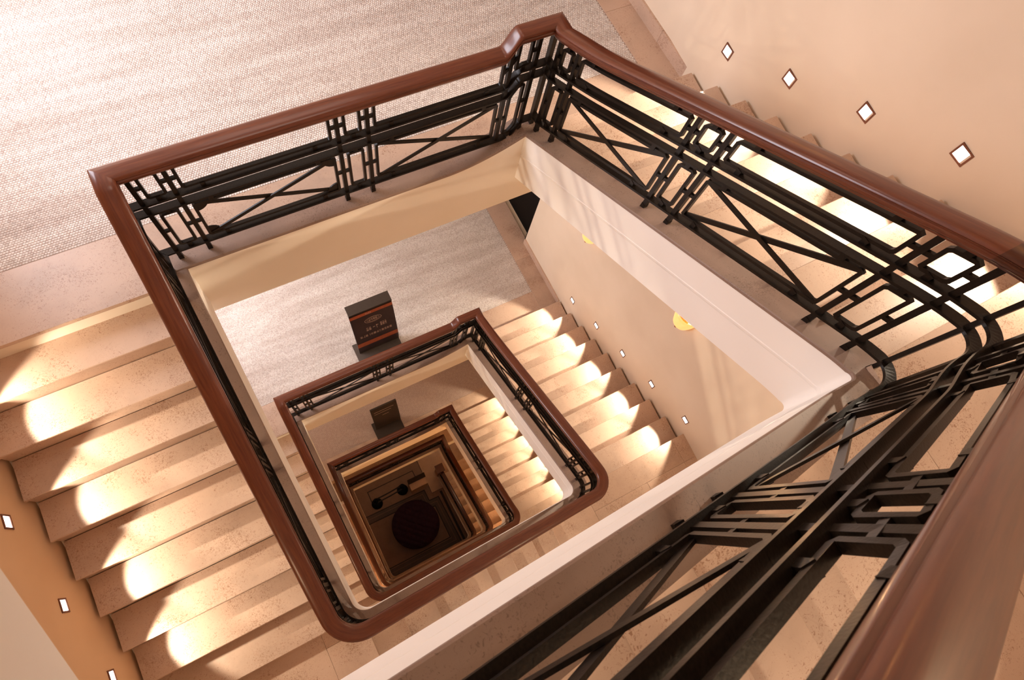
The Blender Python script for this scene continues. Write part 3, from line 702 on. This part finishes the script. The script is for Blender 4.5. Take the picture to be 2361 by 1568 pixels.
sconce(2.40, 2.12, wall_x(2.4, 1), 'amber sconce high on the upper right wall, nearer the landing', 12); sconce(0.95, 2.98, wall_x(.95, 1), 'amber sconce high on the upper right wall, nearer the camera', 16)
for s in (S_2,):
    sconce(2.40, s.z1 + 2.12, 3.77, 'amber sconce two storeys down, nearer the landing', 14, (1.0, .5, .2)); sconce(0.95, s.z1 + 2.98, 3.77, 'amber sconce two storeys down, further from the landing', 14, (1.0, .5, .2))
sconce(1.9, S_3.z1 + 1.95, 3.77, 'amber sconce beside the orange lit steps near the bottom', 150, (1.0, .55, .25)); sconce(1.2, S_4.z1 + 2.6, 3.77, 'amber sconce beside the lobby stair', 45, (1.0, .55, .25))
for s, nm in ((S_U, 'top'), (S_1, 'second'), (S_2, 'third')):  # unseen point lights added at the corner landings to brighten fascias and walls
    r = None
    zz = s.zsw + 1.9
    e = light('landing_fill', 'POINT', (XW + 0.25, YS + 0.3, zz), (0, 0, 0), 12, (1.0, 0.74, 0.48), shadow_soft_size=0.15)
    e = light('landing_fill', 'POINT', (3.3, YS + 0.3, s.zse + 1.9), (0, 0, 0), 11, (1.0, 0.74, 0.48), shadow_soft_size=0.15)

for s, e_ in ((S_3, 70), (S_4, 34)):  # added orange fill for the lower fascias and steps, no fixture modelled
    light('landing_fill', 'POINT', (XW + 0.25, YS + 0.3, s.zsw + 0.75), (0, 0, 0), e_, (1.0, 0.62, 0.32), shadow_soft_size=0.15)
    light('landing_fill', 'POINT', (3.3, YS + 0.3, s.zse + 1.3), (0, 0, 0), e_, (1.0, 0.60, 0.30), shadow_soft_size=0.15)
# ------------------------------------------------------------------ lobby
ZL = -16.5
m = MB(); m.box((XW - .3, YS - .3, ZL - 0.3), (4.2, YN + .3, ZL - 0.031)); fl = m.build('floor', M['darkmarble']); structure(fl, 'dark brown marble lobby floor with inlaid bands at the bottom of the well', 'floor')
slab(fl, XW, 4.0, YS, YN, ZL, 'darkmarble', 0.03)
def frame_inlay(x0, x1, y0, y1, wd, name='inlay_band', mat='inlay', h=0.0015, parent=fl):
    m = MB(); z0 = ZL - 0.01; z1 = ZL + h
    m.box((x0, y0, z0), (x1, y0 + wd, z1)); m.box((x0, y1 - wd, z0), (x1, y1, z1)); m.box((x0, y0 + wd, z0), (x0 + wd, y1 - wd, z1)); m.box((x1 - wd, y0 + wd, z0), (x1, y1 - wd, z1)); m.build(name, M[mat], parent)
def inlay_path(pts, wd, name='inlay_band', mat='inlay', h=0.0015):
    m = MB(); nn = []
    bar(m, [(x, y, ZL + h - 0.004) for x, y in pts], wd, 0.008, [(0, 1)] * len(pts)) if False else None
    P2 = [Vector(p) for p in pts]; L_ = []; R_ = []
    for i, p in enumerate(P2):
        d0 = (p - P2[i - 1]).normalized() if i else (P2[1] - P2[0]).normalized(); d1 = (P2[i + 1] - p).normalized() if i < len(P2) - 1 else d0
        n0 = Vector((-d0.y, d0.x)); n1 = Vector((-d1.y, d1.x)); mm = (n0 + n1).normalized(); k = wd / 2 / max(0.3, mm.dot(n0)); L_.append(p + mm * k); R_.append(p - mm * k)
    for i in range(len(P2) - 1):
        q = [R_[i], R_[i + 1], L_[i + 1], L_[i]]
        m.add([(v.x, v.y, ZL - .01) for v in q] + [(v.x, v.y, ZL + h) for v in q], [(0, 3, 2, 1), (4, 5, 6, 7), (0, 1, 5, 4), (1, 2, 6, 5), (2, 3, 7, 6), (3, 0, 4, 7)])
    m.build(name, M[mat], fl)
inlay_path([(-1.3, 1.785), (1.68, 1.735), (1.70, 1.385), (1.99, 1.375), (2.03, 0.10), (-1.3, 0.10)], 0.21, 'inlay_field', 'inlayfield', 0.0010)
inlay_path([(-1.3, 1.90), (1.78, 1.84), (1.79, 1.49), (2.09, 1.48), (2.15, -0.02), (-1.3, -0.02)], 0.028)
inlay_path([(-1.3, 1.67), (1.58, 1.62), (1.60, 1.27), (1.885, 1.27), (1.90, 0.24), (-1.3, 0.24)], 0.028)
inlay_path([(-1.3, 1.79), (1.69, 1.75), (1.70, 1.385), (1.99, 1.375), (2.03, 0.10), (-1.3, 0.10)], 0.014, mat='darkmarble', h=0.003)
inlay_path([(-1.3, -0.12), (2.25, -0.12), (2.22, 1.60)], 0.07)
inlay_path([(1.71, 2.28), (1.70, 2.53), (0.24, 2.53), (0.24, 2.02)], 0.024)
# light marble plinth at the foot of the lobby stair
m = MB(); m.box((1.96, 1.66, ZL - .01), (3.74, 2.75, ZL + 0.05)); o = m.build('floor', M['tanmarble']); structure(o, 'pale marble plinth at the foot of the lobby stair', 'plinth')
# newel
nw = empty('newel_post', (WX + D_IRON - .02, 2.12, ZL + 0.05)); tag(nw, 'square dark mahogany newel post at the foot of the lowest handrail', 'newel post')
m = MB(); m.box((-.085, -.085, 0), (.085, .085, 0.98)); m.build('shaft', M['brass'], nw)
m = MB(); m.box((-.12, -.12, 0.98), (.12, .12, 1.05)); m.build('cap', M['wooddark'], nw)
# round tufted ottoman
ot = empty('ottoman', (1.13, 1.03, ZL)); tag(ot, 'large round tufted dark purple ottoman in the lobby at the bottom of the well', 'ottoman')
V = []; F = []; nr, na = 26, 96; Ro = 0.69
for i in range(nr + 1):
    rr = Ro * (i / nr)
    for j in range(na):
        a = 2 * PI * j / na; x = rr * math.cos(a); y = rr * math.sin(a)
        g = 0.11; u_ = (x + y) / g; v_ = (x - y) / g
        d = abs(math.sin(u_ * PI / 2)) * abs(math.sin(v_ * PI / 2))
        z = 0.44 + 0.045 * d ** 0.5 - 0.05 * max(0, (i / nr - 0.8) / 0.2) ** 2
        V.append((x, y, z))
for i in range(nr):
    for j in range(na): j2 = (j + 1) % na; F.append((i * na + j, i * na + j2, (i + 1) * na + j2, (i + 1) * na + j))
m = MB(); m.add(V, F); m.build('tufted_seat', M['velvet'], ot, smooth=True)
m = MB(); m.lathe([(0.0, 0.41), (0.69, 0.40), (0.70, 0.30), (0.69, 0.10), (0.66, 0.06), (0.66, 0.0), (0, 0)], (0, 0, 0), 64); m.build('skirt', M['velvet'], ot, smooth=True)
# rope barrier: two stands with round bases and two ropes
px = [(0.365, 2.098), (1.20, 2.14)]
for i, (x, y) in enumerate(px):
    st = empty('barrier_post', (x, y, ZL)); tag(st, ('left' if i == 0 else 'right') + ' dark barrier post with a round base in the lobby', 'barrier post', 'rope barrier posts in the lobby')
    m = MB(); m.lathe([(0, .0), (.165, 0), (.165, .02), (.14, .055), (.03, .085), (0, .085)], (0, 0, 0), 32); m.build('base', M['black'], st, smooth=True)
    m = MB(); m.lathe([(0, .07), (.022, .07), (.022, .92), (0, .92)], (0, 0, 0), 16); m.build('shaft', M['black'], st, smooth=True)
    m = MB(); m.lathe([(0, .90), (.05, .92), (.075, .97), (.05, 1.02), (0, 1.04)], (0, 0, 0), 20); m.build('ball_top', M['black'], st, smooth=True)
for off in (-0.05, 0.05):
    m = MB(); pts = []
    for t in np.linspace(0, 1, 14): pts.append((px[0][0] + (px[1][0] - px[0][0]) * t, px[0][1] + (px[1][1] - px[0][1]) * t + off, ZL + 0.86 - 0.16 * math.sin(PI * t)))
    bar(m, pts, 0.035, 0.035, (-.05, .99)); tag(m.build('barrier_rope', M['rope']), 'dark rope slung between the two barrier posts, ' + ('nearer the ottoman' if off < 0 else 'nearer the landing wall'), 'rope')
# console desk
ds = empty('reception_stand', (1.66, 2.07, ZL)); tag(ds, 'small pale wooden stand with a dark sloping top between barrier post and stair plinth', 'stand')
m = MB(); m.box((-.26, -.15, 0), (.26, .12, 0.80)); m.build('cabinet', M['tanmarble'], ds)
m = MB(); m.add([(-.27, .04, .80), (.27, .04, .80), (.27, .16, .96), (-.27, .16, .96), (-.27, .04, .83), (.27, .04, .83), (.27, .16, .99), (-.27, .16, .99)], [(0, 3, 2, 1), (4, 5, 6, 7), (0, 1, 5, 4), (1, 2, 6, 5), (2, 3, 7, 6), (3, 0, 4, 7)]); m.build('sloping_top', M['signdark'], ds)

# ------------------------------------------------------------------ sign stands
def sign_stand(x0, x1, z, label, printed):
    r = empty('sign_stand', ((x0 + x1) / 2, 2.80, z)); tag(r, label, 'sign stand')
    w_ = (x1 - x0) / 2
    m = MB(); m.box((-w_ - 0.05, -0.24, 0.001), (w_ - 0.0, 0.17, 0.02)); m.build('base_plate', M['signgrey'] if printed else M['signdark'], r)
    # curved panel: profile y(z)
    zs = np.linspace(0.02, 0.93, 12); ys = 0.02 + 0.20 * (zs / 0.93) ** 1.5
    m = MB(); n = len(zs); vs = []
    for sx in (-w_, w_):
        for k in range(n): vs.append((sx, ys[k], zs[k]))
        for k in range(n): vs.append((sx, ys[k] + 0.03, zs[k]))
    Q = 2 * n; f = []
    for k in range(n - 1): f += [(k, k + 1, Q + k + 1, Q + k), (n + k, Q + n + k, Q + n + k + 1, n + k + 1), (k, n + k, n + k + 1, k + 1), (Q + k, Q + k + 1, Q + n + k + 1, Q + n + k)]
    f += [(n - 1, 2 * n - 1, Q + 2 * n - 1, Q + n - 1), (0, Q, Q + n, n)]
    m.add(vs, f); pn = m.build('board', M['signdark'], r)
    def onb(u, v, d):  # u in -1..1, v 0..1 height -> point on the front face
        zz = v * 0.93; k = float(np.interp(zz, zs, ys)); return Vector((u * w_, k - d, zz))
    def patch(mb, u0, u1, v0, v1, d=0.004, n_=4):
        vs = []; k = n_ + 1
        for i in range(k):
            v = v0 + (v1 - v0) * i / n_; vs += [onb(u0, v, d), onb(u1, v, d)]
        mb.add(vs, [(2 * i, 2 * i + 1, 2 * i + 3, 2 * i + 2) for i in range(n_)])
    if printed:
        m = MB(); m.box((-w_, 0.20, 0.925), (w_, 0.33, 0.955)); m.build('header', M['signdark'], r)
        a = MB(); patch(a, -1, 1, 0.10, 0.90, 0.006, 8); a.build('poster', M['signprint'], r, fix=False)
        a = MB(); patch(a, -1, 1, 0.90, 0.955, 0.007, 2); a.build('orange_stripe', M['signorange'], r, fix=False)
        a = MB(); patch(a, -1, 1, 0.22, 0.32, 0.0075, 2); a.build('orange_stripe', M['signorange'], r, fix=False)
        t = MB()
        # row of glyph-like strokes, an oval emblem and a finer line below
        def glyphs(u0, u1, v0, v1, cnt, seed):
            rr = random.Random(seed)
            for i in range(cnt):
                a0 = u0 + (u1 - u0) * i / cnt; gw = (u1 - u0) / cnt * 0.78
                for q in range(3):
                    vv = v0 + (v1 - v0) * (0.15 + 0.3 * q)
                    if rr.random() < 0.75: patch(t, a0, a0 + gw, vv, vv + (v1 - v0) * 0.12, 0.009, 1)
                for q in range(2):
                    uu = a0 + gw * (0.2 + 0.5 * q)
                    if rr.random() < 0.75: patch(t, uu, uu + gw * 0.16, v0, v1, 0.009, 1)
        glyphs(-0.42, -0.16, 0.56, 0.64, 2, 1); patch(t, -0.10, 0.0, 0.60, 0.612, 0.009, 1); glyphs(0.05, 0.20, 0.56, 0.64, 1, 2); glyphs(0.26, 0.58, 0.57, 0.66, 3, 3)
        glyphs(-0.78, 0.78, 0.44, 0.49, 12, 4); glyphs(-0.22, 0.22, 0.755, 0.80, 4, 5); glyphs(-0.28, 0.0, 0.915, 0.94, 4, 6)
        for sgn in (1, -1):
            pr = None
            for i in range(33):
                an = 2 * PI * i / 32; rx = 0.40 if sgn > 0 else 0.30; ry = 0.055 if sgn > 0 else 0.04
                p = (rx * math.cos(an), 0.777 + ry * math.sin(an))
                if pr:
                    b0 = onb(pr[0], pr[1], .009); b1 = onb(p[0], p[1], .009); c0 = onb(pr[0] * .95, .777 + (pr[1] - .777) * .90, .009); c1 = onb(p[0] * .95, .777 + (p[1] - .777) * .90, .009)
                    t.add([b0, b1, c1, c0], [(0, 1, 2, 3)])
                pr = p
        t.build('lettering', M['signtext'], r, fix=False)
    else:
        t = MB()
        for v, a, b in ((0.86, -0.80, 0.72), (0.78, -0.80, 0.50), (0.66, -0.25, 0.25)): patch(t, a, b, v, v + 0.012, 0.006, 1)
        t.build('lettering', M['signtext'], r, fix=False)
sign_stand(1.0, 1.55, -4.5, 'floor standing dark poster sign with orange stripe and pale lettering behind the second balustrade', True)
sign_stand(0.98, 1.52, -9.657, 'plain dark floor sign with three thin pale lines behind the third balustrade', False)
